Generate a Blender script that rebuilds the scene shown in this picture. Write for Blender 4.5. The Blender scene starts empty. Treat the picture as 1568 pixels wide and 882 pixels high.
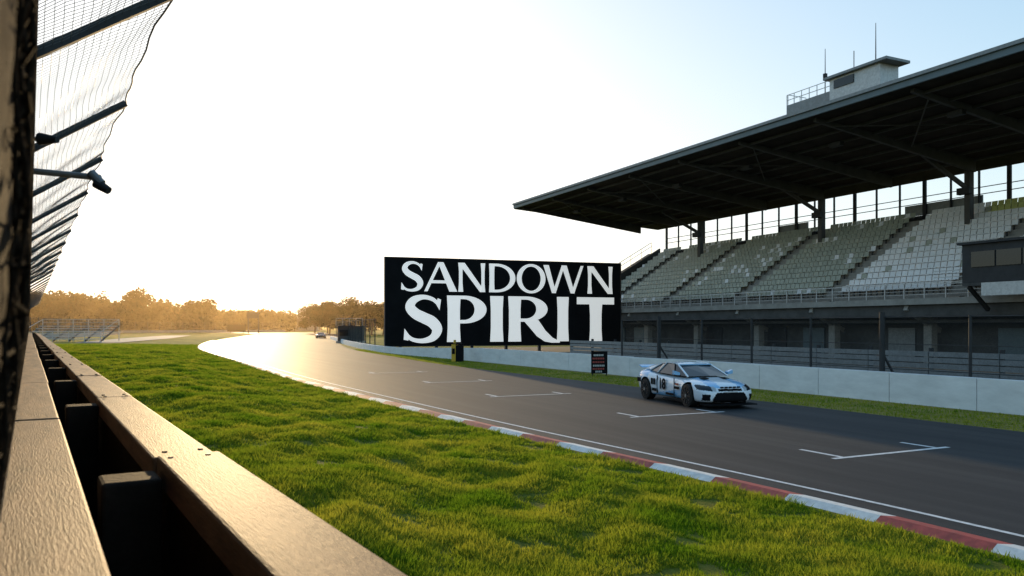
import bpy, bmesh, math, random
import numpy as np
from mathutils import Vector, noise, Matrix
from mathutils.geometry import tessellate_polygon
random.seed(4); rng=np.random.default_rng(4)
scene=bpy.context.scene
scene.view_settings.view_transform='Standard'; scene.view_settings.look='None'; scene.view_settings.exposure=0
D=(-0.4346,0.9006); N=(0.9006,0.4346)       # along the straight / across it
def T(s,r,z=0.0): return (D[0]*s+N[0]*r, D[1]*s+N[1]*r, z)
D2=(-0.5244,0.8515); N2=(0.8515,0.5244)     # foreground barrier direction
def T2(s,r,z=0.0): return (D2[0]*s+N2[0]*r, D2[1]*s+N2[1]*r, z)

# ------------------------------------------------------------------ materials
def nodes(name):
    m=bpy.data.materials.new(name); m.use_nodes=True
    nt=m.node_tree; b=nt.nodes['Principled BSDF']
    return m,nt,b
def mat(name,col,rough=0.7,metal=0.0,var=0.18,scale=3.0,bump=0.0,bscale=30.0,spec=0.5,stretch=None,emit=0,coat=0,rot=0,bdist=.02):
    m,nt,b=nodes(name)
    tc=nt.nodes.new('ShaderNodeTexCoord'); mp0=nt.nodes.new('ShaderNodeMapping'); mp0.inputs['Rotation'].default_value=(0,0,rot)
    mp=nt.nodes.new('ShaderNodeMapping')
    nt.links.new(tc.outputs['Object'],mp0.inputs['Vector']); nt.links.new(mp0.outputs[0],mp.inputs['Vector'])
    if stretch: mp.inputs['Scale'].default_value=stretch
    n=nt.nodes.new('ShaderNodeTexNoise'); n.inputs['Scale'].default_value=scale; n.inputs['Detail'].default_value=6; n.inputs['Roughness'].default_value=0.65
    nt.links.new(mp.outputs[0],n.inputs['Vector'])
    r=nt.nodes.new('ShaderNodeValToRGB')
    r.color_ramp.elements[0].position=0.3; r.color_ramp.elements[1].position=0.72
    a=[max(0,c*(1-var)) for c in col]; c2=[min(1,c*(1+var)) for c in col]
    r.color_ramp.elements[0].color=(*a,1); r.color_ramp.elements[1].color=(*c2,1)
    nt.links.new(n.outputs['Fac'],r.inputs[0]); nt.links.new(r.outputs[0],b.inputs['Base Color'])
    b.inputs['Roughness'].default_value=rough; b.inputs['Metallic'].default_value=metal
    b.inputs['Specular IOR Level'].default_value=spec
    if coat: b.inputs['Coat Weight'].default_value=coat
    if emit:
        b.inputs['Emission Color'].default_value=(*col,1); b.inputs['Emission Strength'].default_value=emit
    if bump:
        n2=nt.nodes.new('ShaderNodeTexNoise'); n2.inputs['Scale'].default_value=bscale; n2.inputs['Detail'].default_value=7; n2.inputs['Roughness'].default_value=.65
        nt.links.new(mp.outputs[0],n2.inputs['Vector'])
        bp=nt.nodes.new('ShaderNodeBump'); bp.inputs['Strength'].default_value=bump; bp.inputs['Distance'].default_value=bdist
        nt.links.new(n2.outputs['Fac'],bp.inputs['Height']); nt.links.new(bp.outputs[0],b.inputs['Normal'])
    return m
def multi_noise_mat(name,cols,scales,rough=0.9,bump=0.3,rot=0.0,stretch=(1,1,1),bscale=8,spec=0.3,bdist=0.05,s2=False):
    m,nt,b=nodes(name)
    tc=nt.nodes.new('ShaderNodeTexCoord'); mp=nt.nodes.new('ShaderNodeMapping')
    mp0=nt.nodes.new('ShaderNodeMapping'); mp0.inputs['Rotation'].default_value=(0,0,rot)
    nt.links.new(tc.outputs['Object'],mp0.inputs[0]); nt.links.new(mp0.outputs[0],mp.inputs[0]); mp.inputs['Scale'].default_value=stretch
    def nz(sc,det,vec):
        n=nt.nodes.new('ShaderNodeTexNoise'); n.inputs['Scale'].default_value=sc; n.inputs['Detail'].default_value=det; n.inputs['Roughness'].default_value=0.6
        nt.links.new(vec,n.inputs['Vector']); return n
    def rp(n,a,c):
        r=nt.nodes.new('ShaderNodeMapRange'); r.inputs['From Min'].default_value=a; r.inputs['From Max'].default_value=c
        nt.links.new(n.outputs['Fac'],r.inputs['Value']); return r
    n1=nz(scales[0],5,mp.outputs[0]); n2=nz(scales[1],8,mp.outputs[0] if s2 else tc.outputs['Object'])
    r1=rp(n1,0.35,0.65); r2=rp(n2,0.35,0.7)
    m1=nt.nodes.new('ShaderNodeMixRGB'); m1.inputs[1].default_value=(*cols[0],1); m1.inputs[2].default_value=(*cols[1],1)
    nt.links.new(r1.outputs[0],m1.inputs[0])
    m2=nt.nodes.new('ShaderNodeMixRGB'); m2.inputs[2].default_value=(*cols[2],1)
    nt.links.new(m1.outputs[0],m2.inputs[1])
    ml=nt.nodes.new('ShaderNodeMath'); ml.operation='MULTIPLY'; ml.inputs[1].default_value=0.6
    nt.links.new(r2.outputs[0],ml.inputs[0]); nt.links.new(ml.outputs[0],m2.inputs[0])
    nt.links.new(m2.outputs[0],b.inputs['Base Color'])
    b.inputs['Roughness'].default_value=rough; b.inputs['Specular IOR Level'].default_value=spec
    if bump:
        n3=nz(bscale,8,tc.outputs['Object'])
        bp=nt.nodes.new('ShaderNodeBump'); bp.inputs['Strength'].default_value=bump; bp.inputs['Distance'].default_value=bdist
        nt.links.new(n3.outputs['Fac'],bp.inputs['Height']); nt.links.new(bp.outputs[0],b.inputs['Normal'])
    return m
def leaf_mat(name,c1,c2,scale=1.0,trans=0.45,lo=.36,hi=.66):
    m=bpy.data.materials.new(name); m.use_nodes=True; nt=m.node_tree; nt.nodes.clear()
    o=nt.nodes.new('ShaderNodeOutputMaterial'); d=nt.nodes.new('ShaderNodeBsdfDiffuse'); t=nt.nodes.new('ShaderNodeBsdfTranslucent')
    mx=nt.nodes.new('ShaderNodeMixShader'); mx.inputs[0].default_value=trans
    tc=nt.nodes.new('ShaderNodeTexCoord'); n=nt.nodes.new('ShaderNodeTexNoise'); n.inputs['Scale'].default_value=scale; n.inputs['Detail'].default_value=8
    nt.links.new(tc.outputs['Object'],n.inputs['Vector'])
    r=nt.nodes.new('ShaderNodeValToRGB'); r.color_ramp.elements[0].position=lo; r.color_ramp.elements[1].position=hi
    r.color_ramp.elements[0].color=(*c1,1); r.color_ramp.elements[1].color=(*c2,1)
    nt.links.new(n.outputs['Fac'],r.inputs[0]); nt.links.new(r.outputs[0],d.inputs[0]); nt.links.new(r.outputs[0],t.inputs[0])
    nt.links.new(d.outputs[0],mx.inputs[1]); nt.links.new(t.outputs[0],mx.inputs[2]); nt.links.new(mx.outputs[0],o.inputs[0])
    return m
def alpha_mat(name,col,cover,scale=40,thr=None):
    m=bpy.data.materials.new(name); m.use_nodes=True; nt=m.node_tree; nt.nodes.clear()
    o=nt.nodes.new('ShaderNodeOutputMaterial'); d=nt.nodes.new('ShaderNodeBsdfDiffuse'); d.inputs[0].default_value=(*col,1)
    t=nt.nodes.new('ShaderNodeBsdfTransparent'); mx=nt.nodes.new('ShaderNodeMixShader')
    tc=nt.nodes.new('ShaderNodeTexCoord'); n=nt.nodes.new('ShaderNodeTexNoise'); n.inputs['Scale'].default_value=scale
    nt.links.new(tc.outputs['Object'],n.inputs['Vector'])
    mr=nt.nodes.new('ShaderNodeMapRange'); mr.inputs['From Min'].default_value=0.4; mr.inputs['From Max'].default_value=0.6
    mr.inputs['To Min'].default_value=max(0,cover-0.12); mr.inputs['To Max'].default_value=min(1,cover+0.12)
    nt.links.new(n.outputs['Fac'],mr.inputs['Value']); nt.links.new(mr.outputs[0],mx.inputs[0])
    nt.links.new(t.outputs[0],mx.inputs[1]); nt.links.new(d.outputs[0],mx.inputs[2]); nt.links.new(mx.outputs[0],o.inputs[0])
    return m

ang=math.atan2(D[1],D[0]); ang2=math.atan2(D2[1],D2[0])
M={}
M['grassland']=multi_noise_mat('grass_ground',[(0.075,0.11,0.012),(0.17,0.19,0.025),(0.24,0.20,0.05)],[0.25,1.7],0.95,0.8,rot=-ang,stretch=(0.25,1.6,1),bscale=9,spec=0.05,bdist=0.12)
M['verge']=multi_noise_mat('dry_verge',[(0.18,0.17,0.03),(0.36,0.28,0.08),(0.12,0.12,0.03)],[0.6,3],0.95,0.6,rot=-ang,stretch=(0.3,1.5,1),spec=0.1)
M['asphalt']=multi_noise_mat('asphalt',[(0.024,0.024,0.026),(0.054,0.052,0.050),(0.020,0.020,0.021)],[0.9,3.5],0.68,0.5,rot=-ang,stretch=(0.035,1.7,1),bscale=60,spec=0.24,bdist=0.014,s2=True)
M['dirt']=multi_noise_mat('dirt',[(0.14,0.12,0.09),(0.2,0.17,0.12),(0.10,0.09,0.07)],[0.3,2],0.95,0.4)
M['soil']=multi_noise_mat('soil',[(0.05,0.035,0.022),(0.10,0.07,0.045),(0.03,0.02,0.015)],[3,14],0.95,0.9,bscale=22,spec=.05)
M['white']=mat('road_paint',(0.70,0.69,0.67),0.6,var=0.3,scale=9)
M['kred']=mat('kerb_red',(0.42,0.06,0.045),0.6,var=0.4,scale=6)
M['kwhite']=mat('kerb_white',(0.78,0.75,0.70),0.6,var=0.22,scale=6)
M['wallw']=mat('white_concrete',(0.80,0.79,0.78),0.75,var=0.13,scale=0.9,stretch=(1,1,3),bump=0.2,spec=.2)
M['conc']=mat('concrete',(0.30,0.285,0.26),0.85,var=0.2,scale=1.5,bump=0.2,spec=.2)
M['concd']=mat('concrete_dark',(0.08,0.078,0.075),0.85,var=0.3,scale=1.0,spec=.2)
M['steel']=mat('dark_steel',(0.03,0.031,0.033),0.6,var=0.3,scale=2,spec=.3)
M['steelg']=mat('grey_steel',(0.22,0.235,0.24),0.5,metal=0.2,var=0.2,scale=4)
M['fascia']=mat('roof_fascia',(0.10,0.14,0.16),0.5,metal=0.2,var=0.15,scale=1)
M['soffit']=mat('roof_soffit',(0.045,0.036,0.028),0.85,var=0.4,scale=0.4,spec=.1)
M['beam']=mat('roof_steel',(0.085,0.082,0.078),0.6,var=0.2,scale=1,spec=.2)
M['seatw']=mat('seat_white',(0.80,0.81,0.82),0.45,var=0.10,scale=2)
M['seatg']=mat('seat_grey_green',(0.37,0.39,0.32),0.45,var=0.25,scale=2)
M['seaty']=mat('seat_yellow',(0.52,0.54,0.18),0.45,var=0.2,scale=2)
M['galv']=mat('galvanised',(0.48,0.49,0.49),0.5,metal=0.4,var=0.2,scale=6)
M['black']=mat('black_board',(0.008,0.008,0.009),0.8,var=0.3,scale=0.7,spec=.1)
M['rubber']=mat('tyre_rubber',(0.015,0.015,0.015),0.7,var=0.2,spec=.3)
M['letter']=mat('letter_white_glow',(0.88,0.87,0.84),0.5,var=0.02,scale=0.5,emit=0.5)  # slight glow added to the letter faces to keep them white against the sun
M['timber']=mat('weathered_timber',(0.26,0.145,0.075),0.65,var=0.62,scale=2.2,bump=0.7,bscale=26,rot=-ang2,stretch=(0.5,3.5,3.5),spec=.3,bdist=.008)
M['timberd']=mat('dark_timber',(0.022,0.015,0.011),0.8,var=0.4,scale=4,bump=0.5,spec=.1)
M['glass']=mat('dark_glass',(0.012,0.015,0.018),0.08,var=0.1)
M['yellow']=mat('yellow_paint',(0.65,0.38,0.03),0.5,var=0.1)
M['red']=mat('red_paint',(0.35,0.05,0.04),0.5,var=0.2)
M['wire']=mat('fence_wire',(0.10,0.095,0.085),0.45,metal=0.5,var=0.2)
M['netd']=mat('black_netting',(0.034,0.023,0.015),0.95,var=0.85,scale=55,bump=1.0,bscale=90,spec=0.08)
M['mesh']=alpha_mat('chain_link',(0.06,0.06,0.06),0.24)
M['bark']=mat('bark',(0.07,0.05,0.035),0.9,var=0.3)
M['leaf']=leaf_mat('foliage',(0.022,0.030,0.009),(0.09,0.075,0.022),0.25)
M['leaffar']=leaf_mat('foliage_far',(0.028,0.032,0.011),(0.11,0.085,0.028),0.08)
M['blade']=leaf_mat('grass_blades',(0.12,0.23,0.012),(0.38,0.38,0.04),0.8,0.6,.34,.72)

# ------------------------------------------------------------------ mesh builder
class MB:
    def __init__(s): s.v=[]; s.f=[]; s.mi=[]; s.mats=[]
    def m(s,k):
        if k not in s.mats: s.mats.append(k)
        return s.mats.index(k)
    def poly(s,pts,k):
        b=len(s.v); s.v+= [tuple(p) for p in pts]; s.f.append(tuple(range(b,b+len(pts)))); s.mi.append(s.m(k))
    def hexa(s,p,k):
        b=len(s.v); s.v+=[tuple(q) for q in p]; i=s.m(k)
        for f in ((3,2,1,0),(4,5,6,7),(0,1,5,4),(1,2,6,5),(2,3,7,6),(3,0,4,7)):
            s.f.append(tuple(b+j for j in f)); s.mi.append(i)
    def box(s,a0,a1,b0,b1,z0,z1,k,F=None):
        F=F or (lambda x,y,z:(x,y,z))
        s.hexa([F(a0,b0,z0),F(a1,b0,z0),F(a1,b1,z0),F(a0,b1,z0),F(a0,b0,z1),F(a1,b0,z1),F(a1,b1,z1),F(a0,b1,z1)],k)
    def beam(s,p,q,w,h,k,up=(0,0,1)):
        p=Vector(p);q=Vector(q);d=(q-p).normalized();u=Vector(up)
        if abs(d.dot(u))>0.98: u=Vector((0,1,0))
        a=d.cross(u).normalized()*w/2; c=a.cross(d).normalized()*h/2
        s.hexa([p-a-c,q-a-c,q+a-c,p+a-c,p-a+c,q-a+c,q+a+c,p+a+c],k)
    def cyl(s,p,q,r0,k,r1=None,n=8,cap=True):
        r1=r0 if r1 is None else r1
        p=Vector(p);q=Vector(q);d=(q-p).normalized();u=Vector((0,0,1)) if abs(d.z)<.95 else Vector((0,1,0))
        a=d.cross(u).normalized();c=a.cross(d)
        b=len(s.v);i=s.m(k)
        for j in range(n):
            t=2*math.pi*j/n; o=a*math.cos(t)+c*math.sin(t); s.v.append(tuple(p+o*r0)); s.v.append(tuple(q+o*r1))
        for j in range(n):
            jj=(j+1)%n; s.f.append((b+2*j,b+2*jj,b+2*jj+1,b+2*j+1)); s.mi.append(i)
        if cap:
            s.f.append(tuple(b+2*j for j in range(n))[::-1]); s.mi.append(i)
            s.f.append(tuple(b+2*j+1 for j in range(n))); s.mi.append(i)
    def obj(s,name,parent=None,smooth=False,fix=True):
        me=bpy.data.meshes.new(name); me.from_pydata(s.v,[],s.f)
        for k in s.mats: me.materials.append(M[k])
        me.polygons.foreach_set('material_index',s.mi)
        if fix:
            bm=bmesh.new(); bm.from_mesh(me); bmesh.ops.recalc_face_normals(bm,faces=bm.faces); bm.to_mesh(me); bm.free()
        if smooth: me.polygons.foreach_set('use_smooth',[True]*len(me.polygons))
        o=bpy.data.objects.new(name,me); scene.collection.objects.link(o)
        if parent: o.parent=parent
        return o
def empty(name,loc=(0,0,0)):
    e=bpy.data.objects.new(name,None); e.location=loc; scene.collection.objects.link(e); return e
def raw_mesh(name,V,Fc,mk,parent=None):
    me=bpy.data.meshes.new(name); nv=len(V); nf=len(Fc); k=Fc.shape[1]
    me.vertices.add(nv); me.vertices.foreach_set('co',V.astype(np.float32).ravel())
    me.loops.add(nf*k); me.loops.foreach_set('vertex_index',Fc.astype(np.int32).ravel())
    me.polygons.add(nf); me.polygons.foreach_set('loop_start',np.arange(0,nf*k,k,dtype=np.int32))
    me.update(); me.validate(); me.materials.append(M[mk])
    o=bpy.data.objects.new(name,me); scene.collection.objects.link(o)
    if parent:o.parent=parent
    return o
def catmull(P,n=10):
    P=[np.array(p,float) for p in P]; P=[2*P[0]-P[1]]+P+[2*P[-1]-P[-2]]; out=[]
    for i in range(1,len(P)-2):
        for j in range(n):
            t=j/n; a,b,c,d=P[i-1:i+3]
            out.append(0.5*((2*b)+(c-a)*t+(2*a-5*b+4*c-d)*t*t+(3*b-a-3*c+d)*t**3))
    out.append(P[-2]); return np.array(out)
def resample(C,step):
    seg=np.linalg.norm(np.diff(C,axis=0),axis=1); L=np.concatenate([[0],np.cumsum(seg)])
    s=np.arange(0,L[-1],step); return np.stack([np.interp(s,L,C[:,0]),np.interp(s,L,C[:,1])],1)
def offset(C,d):
    t=np.gradient(C,axis=0); t/=np.linalg.norm(t,axis=1)[:,None]
    return C+np.stack([t[:,1],-t[:,0]],1)*d

# ------------------------------------------------------------------ track outline
Lp=[(29.9,-41),(16.9,-14.1),(8.2,3.95),(5.8,8.88),(3.68,12.77),(-.74,20.3),(-7.9,33.3),(-11.6,40.5),(-19.5,56.6),(-27.7,73),(-36,91),(-45,115),(-56,150),(-72,210),(-90,270),(-130,330),(-200,365),(-320,380)]
Rp=[T(-45,18.95)[:2],T(-15,18.95)[:2],T(0,18.95)[:2],T(20,18.95)[:2],(-3.4,49),(-10.2,66),(-18.2,88),(-26,118),(-37.5,167),(-51,230),(-75,310),(-120,385),(-200,425),(-320,440)]
L=catmull(Lp); R=catmull(Rp)
def Lx(y): 
    return np.interp(y,L[:,1],L[:,0])
ca,sa=math.cos(math.radians(28)),math.sin(math.radians(28))
def hgt(x,y):
    if y>130 or y<-60: return -0.02
    k=float(Lx(y)); dd=(k-x)*0.9
    if dd<0.6: return -0.02
    b=min(1,(dd-0.6)/7.0); b=b*b*(3-2*b)
    fade=max(0,1-max(0,y-15)/110)
    s=D[0]*x+D[1]*y; r=N[0]*x+N[1]*y
    s2=ca*s+sa*r; r2=-sa*s+ca*r
    n=noise.noise(Vector((s2*0.16,r2*0.85,0.3)))*0.20+noise.noise(Vector((s2*0.5,r2*1.7,5.3)))*0.09+noise.noise(Vector((s*.07,r*.12,1)))*.22
    e=min(1,(dd-0.6)/2.2)
    return -0.02+0.55*b*fade+e*n*min(1,fade*1.6)
def axis(lo,hi,step,far,g=1.35):
    a=list(np.arange(lo,hi+1e-6,step)); st=step; x=lo
    left=[]
    while x>-far: st*=g; x-=st; left.append(x)
    st=step; x=hi; right=[]
    while x<far: st*=g; x+=st; right.append(x)
    return left[::-1]+a+right
xs=axis(-40,12,0.25,5000,1.2); ys=axis(-2,70,0.25,5000,1.2)
V=np.array([(x,y,hgt(x,y)) for y in ys for x in xs]); nx=len(xs); ny=len(ys)
I=np.arange(nx*ny).reshape(ny,nx)
Fc=np.stack([I[:-1,:-1],I[:-1,1:],I[1:,1:],I[1:,:-1]],-1).reshape(-1,4)
g=raw_mesh('grass_ground',V,Fc,'grassland'); g.data.polygons.foreach_set('use_smooth',[True]*len(g.data.polygons))
# worn soil strip along the foot of the timber barrier
sv_=[];sf=[]; ssx=np.arange(-1,30,.25); nr_=5
for i,s in enumerate(ssx):
    wv=.35+.35*noise.noise(Vector((s*.9,3,1)))
    for j in range(nr_):
        r=.9+wv*j/(nr_-1); x,y,_=T2(s,r); sv_.append((x,y,hgt(x,y)+(.012 if 0<j<nr_-1 else -.01)))
for i in range(len(ssx)-1):
    for j in range(nr_-1): a=i*nr_+j; sf.append((a,a+1,a+nr_+1,a+nr_))
so_=raw_mesh('soil_strip',np.array(sv_),np.array(sf),'soil')
def sheet(name,pts,z,k):
    mb=MB(); v=[Vector((p[0],p[1],z)) for p in pts]
    tr=tessellate_polygon([v]); mb.v=[tuple(p) for p in v]; mb.f=[tuple(t) for t in tr]; i=mb.m(k); mb.mi=[i]*len(tr)
    o=mb.obj(name,fix=False)
    for p in o.data.polygons:
        if p.normal.z<0: p.flip()
    return o
def ribbon(mb,A,B,z,k,z2=None):
    z2=z if z2 is None else z2
    for i in range(len(A)-1):
        mb.poly([(A[i][0],A[i][1],z),(B[i][0],B[i][1],z2),(B[i+1][0],B[i+1][1],z2),(A[i+1][0],A[i+1][1],z)],k)
sheet('race_track',list(L)+list(R[::-1]),0.0,'asphalt')
Wp=[T(-45,22.6)[:2],T(-15,22.6)[:2],T(0,22.6)[:2],T(15,22.6)[:2],T(30,22.55)[:2],(-3.3,57.7),(-10.6,71),(-15.6,84),(-23,108),(-29,130),(-36,155)]
W=catmull(Wp)
mb=MB(); RR=resample(R[:105],1.0); ribbon(mb,offset(RR,-0.02),offset(RR,4.2),-0.008,'verge'); mb.obj('dry_grass_verge',fix=False)
mb=MB(); ribbon(mb,[T(s,23) for s in (-40,20,85)],[T(s,75) for s in (-40,20,85)],0.0,'dirt'); mb.obj('service_yard_ground',fix=False)
sheet('service_road',[(-60,120),(-70,160),(-88,215),(-94,212),(-80,160),(-66,118)],0.06,'conc')
LL=resample(L,0.375); kb=MB(); A=offset(LL,-0.5); B=offset(LL,0.0)
for i in range(len(LL)-1):
    if LL[i][1]>140: break
    k='kred' if (i//4)%2 else 'kwhite'
    a0,a1,b0,b1=A[i],A[i+1],B[i],B[i+1]; m0,m1=(a0*0.65+b0*.35),(a1*0.65+b1*.35)
    kb.poly([(*a0,-0.05),(*a1,-0.05),(*m1,0.055),(*m0,0.055)],k)
    kb.poly([(*m0,0.055),(*m1,0.055),(*b1,0.006),(*b0,0.006)],k)
kb.obj('kerb')
mk=MB(); E=resample(L,1.0); E=E[E[:,1]<190]; ribbon(mk,offset(E,0.42),offset(E,0.51),0.004,'white')
mk.obj('edge_line',fix=False)
mk=MB()
def slot(x,y,w=3.3,tk=1.1,f=1):
    o=Vector((x,y)); n=Vector(N); d=Vector(D); lw=0.06
    def q(a,b,c,e): mk.poly([(*(o+n*a+d*b),0.004),(*(o+n*c+d*b),0.004),(*(o+n*c+d*e),0.004),(*(o+n*a+d*e),0.004)],'white')
    q(0,-lw,w,lw); q(0.25,lw+.01,0.36,tk); q(w-0.36,lw+.01,w-0.25,tk*.8)
for s,r in ((10.7,11.9),(18.0,12.3),(25.4,11.4),(33.0,11.6),(41,11.3),(2,12.2)):
    x,y,_=T(s,r); slot(x,y)
mk.obj('grid_marking',fix=False)

# ------------------------------------------------------------------ concrete wall
WR=resample(W,3.0); mb=MB(); W1=offset(WR,0.28)
wh=lambda y: float(np.interp(y,[55,71],[.97,.61]))
for i in range(len(WR)-1):
    a,b=Vector(WR[i]),Vector(WR[i+1]); c,e=Vector(W1[i]),Vector(W1[i+1]); t=(b-a).normalized()*0.014
    q=random.uniform(-.015,.015); h=wh(a.y)+q; h2=wh(b.y)+q
    mb.hexa([(*(a+t),-.05),(*(b-t),-.05),(*(e-t),-.05),(*(c+t),-.05),(*(a+t),h),(*(b-t),h2),(*(e-t),h2),(*(c+t),h)],'wallw')
mb.obj('concrete_barrier_wall')
fe=empty('catch_fence'); mb=MB(); F1=resample(offset(W,0.9),3.2); F1=F1[(F1[:,1]<42)]
for i,p in enumerate(F1):
    w=0.05 if i%4 else 0.10
    mb.cyl((*p,0),(*p,2.85+(0.15 if i%4==0 else 0)),w,'steel',n=8)
    if i%4==0: mb.beam((*p,1.6),(p[0]+N[0]*1.2,p[1]+N[1]*1.2,0),0.06,0.06,'steel')
for i in range(len(F1)-1):
    for z,w in ((2.82,0.022),(1.9,0.012),(1.05,0.015)):
        mb.cyl((*F1[i],z),(*F1[i+1],z),w,'steel',n=5,cap=False)
mb.obj('posts',fe)
mb=MB()
for i in range(len(F1)-1): mb.poly([(*F1[i],0.1),(*F1[i+1],0.1),(*F1[i+1],2.8),(*F1[i],2.8)],'mesh')
mb.obj('chain_link',fe,fix=False)
pb=MB()
for s in np.arange(-20,52,3.0):
    for z in (0.35,0.6,0.85,1.1,1.35): pb.box(s+.02,s+2.98,30,30.08,z-.105,z+.1,'steelg',T)
    pb.box(s-.06,s+.06,30.1,30.25,0,1.6,'steel',T)
pb.obj('panel_barrier')

# ------------------------------------------------------------------ grandstand
GS=empty('grandstand'); S0,S1=-6.0,82.2
mb=MB()
def rz(r): return 16.35-(r-40)/20*1.45
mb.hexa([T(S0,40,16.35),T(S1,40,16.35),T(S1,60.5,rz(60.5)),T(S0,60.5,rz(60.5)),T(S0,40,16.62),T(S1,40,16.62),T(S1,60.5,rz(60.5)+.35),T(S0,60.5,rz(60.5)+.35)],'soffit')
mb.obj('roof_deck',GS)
mb=MB(); mb.box(S0,S1,39.85,39.997,16.25,16.78,'fascia',T); mb.box(S0,S1,39.7,39.847,16.62,16.82,'steelg',T)
mb.hexa([T(S1+.003,40,16.2),T(S1+.12,40,16.2),T(S1+.12,60.5,14.85),T(S1+.003,60.5,14.85),T(S1+.003,40,16.75),T(S1+.12,40,16.75),T(S1+.12,60.5,15.35),T(S1+.003,60.5,15.35)],'fascia')
mb.obj('roof_fascia',GS)
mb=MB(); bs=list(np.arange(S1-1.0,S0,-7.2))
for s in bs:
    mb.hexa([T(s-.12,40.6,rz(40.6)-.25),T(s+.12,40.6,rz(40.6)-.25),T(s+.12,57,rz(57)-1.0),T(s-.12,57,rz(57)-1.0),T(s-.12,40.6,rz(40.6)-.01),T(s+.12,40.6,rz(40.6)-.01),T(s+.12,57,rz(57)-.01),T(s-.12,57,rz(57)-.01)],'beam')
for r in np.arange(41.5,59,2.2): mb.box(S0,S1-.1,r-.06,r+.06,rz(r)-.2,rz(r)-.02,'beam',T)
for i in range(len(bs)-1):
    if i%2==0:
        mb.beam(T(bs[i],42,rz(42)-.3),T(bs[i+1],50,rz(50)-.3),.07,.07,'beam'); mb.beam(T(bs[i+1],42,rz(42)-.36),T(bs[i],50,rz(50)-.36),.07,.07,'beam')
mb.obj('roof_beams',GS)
nr=14; mb=MB(); st=MB(); dep=0.80; rise=0.505; r0=48.4; z0=4.75
for i in range(nr):
    mb.box(S0,80.5,r0+i*dep,r0+(i+1)*dep+(0.0),max(3.9,z0+i*rise-0.7),z0+i*rise,'conc',T)
aisles=[2,12.5,23,33.5,44,54.5,65,75.5]
for i in range(nr):
    z=z0+i*rise; r=r0+i*dep
    s=S0+.3
    while s<79.8:
        if min(abs(s+.25-a) for a in aisles)>0.7:
            nn=noise.noise(Vector((s*.09,i*.25,2)))
            if s<44: k='seaty' if (i>=11+nn*2 and s<38) else 'seatw'
            else: k='seatg' if (random.random()<.85 or nn>0) else 'seatw'
            if random.random()<0.03: k='seatg'
            st.box(s+.03,s+.47,r+.28,r+.66,z+.38,z+.43,k,T)
            st.hexa([T(s+.03,r+.62,z+.44),T(s+.47,r+.62,z+.44),T(s+.47,r+.66,z+.44),T(s+.03,r+.66,z+.44),T(s+.03,r+.70,z+.82),T(s+.47,r+.70,z+.82),T(s+.47,r+.74,z+.82),T(s+.03,r+.74,z+.82)],k)
            st.box(s+.2,s+.3,r+.55,r+.60,z,z+.375,'steel',T)
        s+=0.5
for a in aisles:
    for i in range(nr):
        mb.box(a-.5,a+.5,r0+i*dep-.4,r0+i*dep-.003,z0+(i-1)*rise+.002,z0+(i-.5)*rise,'conc',T)
mb.obj('concrete_tiers',GS); st.obj('seats',GS,fix=False)
mb=MB(); zt=z0+(nr-1)*rise; rt=r0+nr*dep
mb.hexa([T(80.6,47,3.8),T(80.9,47,3.8),T(80.9,rt,3.8),T(80.6,rt,3.8),T(80.6,47,5.2),T(80.9,47,5.2),T(80.9,rt,zt+1.0),T(80.6,rt,zt+1.0)],'concd')
for k in range(9):
    t=k/8; r=47+(rt-47)*t; z=5.2+(zt+1-5.2)*t
    mb.beam(T(82.5,r,z-.6),T(82.5,r,z+.9),.06,.06,'steelg')
mb.beam(T(82.5,47,6.1),T(82.5,rt,zt+1.9),.06,.06,'steelg'); mb.beam(T(82.5,47,5.6),T(82.5,rt,zt+1.4),.05,.05,'steelg'); mb.beam(T(82.5,47,4.6),T(82.5,rt,zt+.4),1.2,.25,'concd')
mb.obj('end_wall_and_stair',GS)
mb=MB(); rb=rt+.9
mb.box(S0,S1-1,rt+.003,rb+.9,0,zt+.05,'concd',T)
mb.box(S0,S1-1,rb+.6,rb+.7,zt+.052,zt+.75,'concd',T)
for j,s in enumerate(np.arange(S1-1.2,S0,-2.4)):
    big=(j%3==0)
    w=.16 if big else .06
    mb.box(s-w,s+w,rb+.3,rb+.45,zt+.06,15.0,'steel',T)
for z in (zt+1.75,zt+2.3): mb.box(S0,S1-1,rb+.34,rb+.41,z-.03,z+.03,'steel',T)
for a,b in ((58,62),(40,47),(24,27),(9,17)): mb.box(a,b,rb+.5,rb+.6,zt+.76,zt+1.7,'steelg',T)
mb.obj('back_gallery',GS)
mb=MB()
for s in (70,52.8,38.6,24,9.5):
    mb.box(s-.22,s+.22,57.0,57.5,z0+10*rise,rz(57)-.8,'beam',T)
    mb.beam(T(s,57.2,rz(57)-2.2),T(s,52,rz(52)-.4),.2,.3,'beam')
    mb.box(s-.5,s+.5,56.5,56.95,rz(57)-2.6,rz(57)-2.1,'steel',T)
for s in np.arange(4,80,9.0): mb.box(s-.5,s+.5,44.6,45.0,rz(45)-.75,rz(45)-.45,'steel',T)
mb.obj('roof_columns',GS)
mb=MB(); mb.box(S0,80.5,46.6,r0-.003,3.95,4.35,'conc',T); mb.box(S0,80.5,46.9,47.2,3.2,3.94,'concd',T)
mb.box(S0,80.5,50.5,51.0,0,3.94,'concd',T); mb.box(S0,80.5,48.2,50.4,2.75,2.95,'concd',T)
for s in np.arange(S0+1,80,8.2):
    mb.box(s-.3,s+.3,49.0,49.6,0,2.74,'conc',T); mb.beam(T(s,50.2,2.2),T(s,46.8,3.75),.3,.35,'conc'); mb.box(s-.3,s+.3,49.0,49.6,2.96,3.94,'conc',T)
for s in np.arange(S0+3,80,4.1):
    if int(s)%3: mb.box(s,s+2.2,50.38,50.49,0.2,2.4,random.choice(['steelg','steel','steel','fascia']),T)
mb.obj('deck_and_undercroft',GS)
mb=MB()
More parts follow.
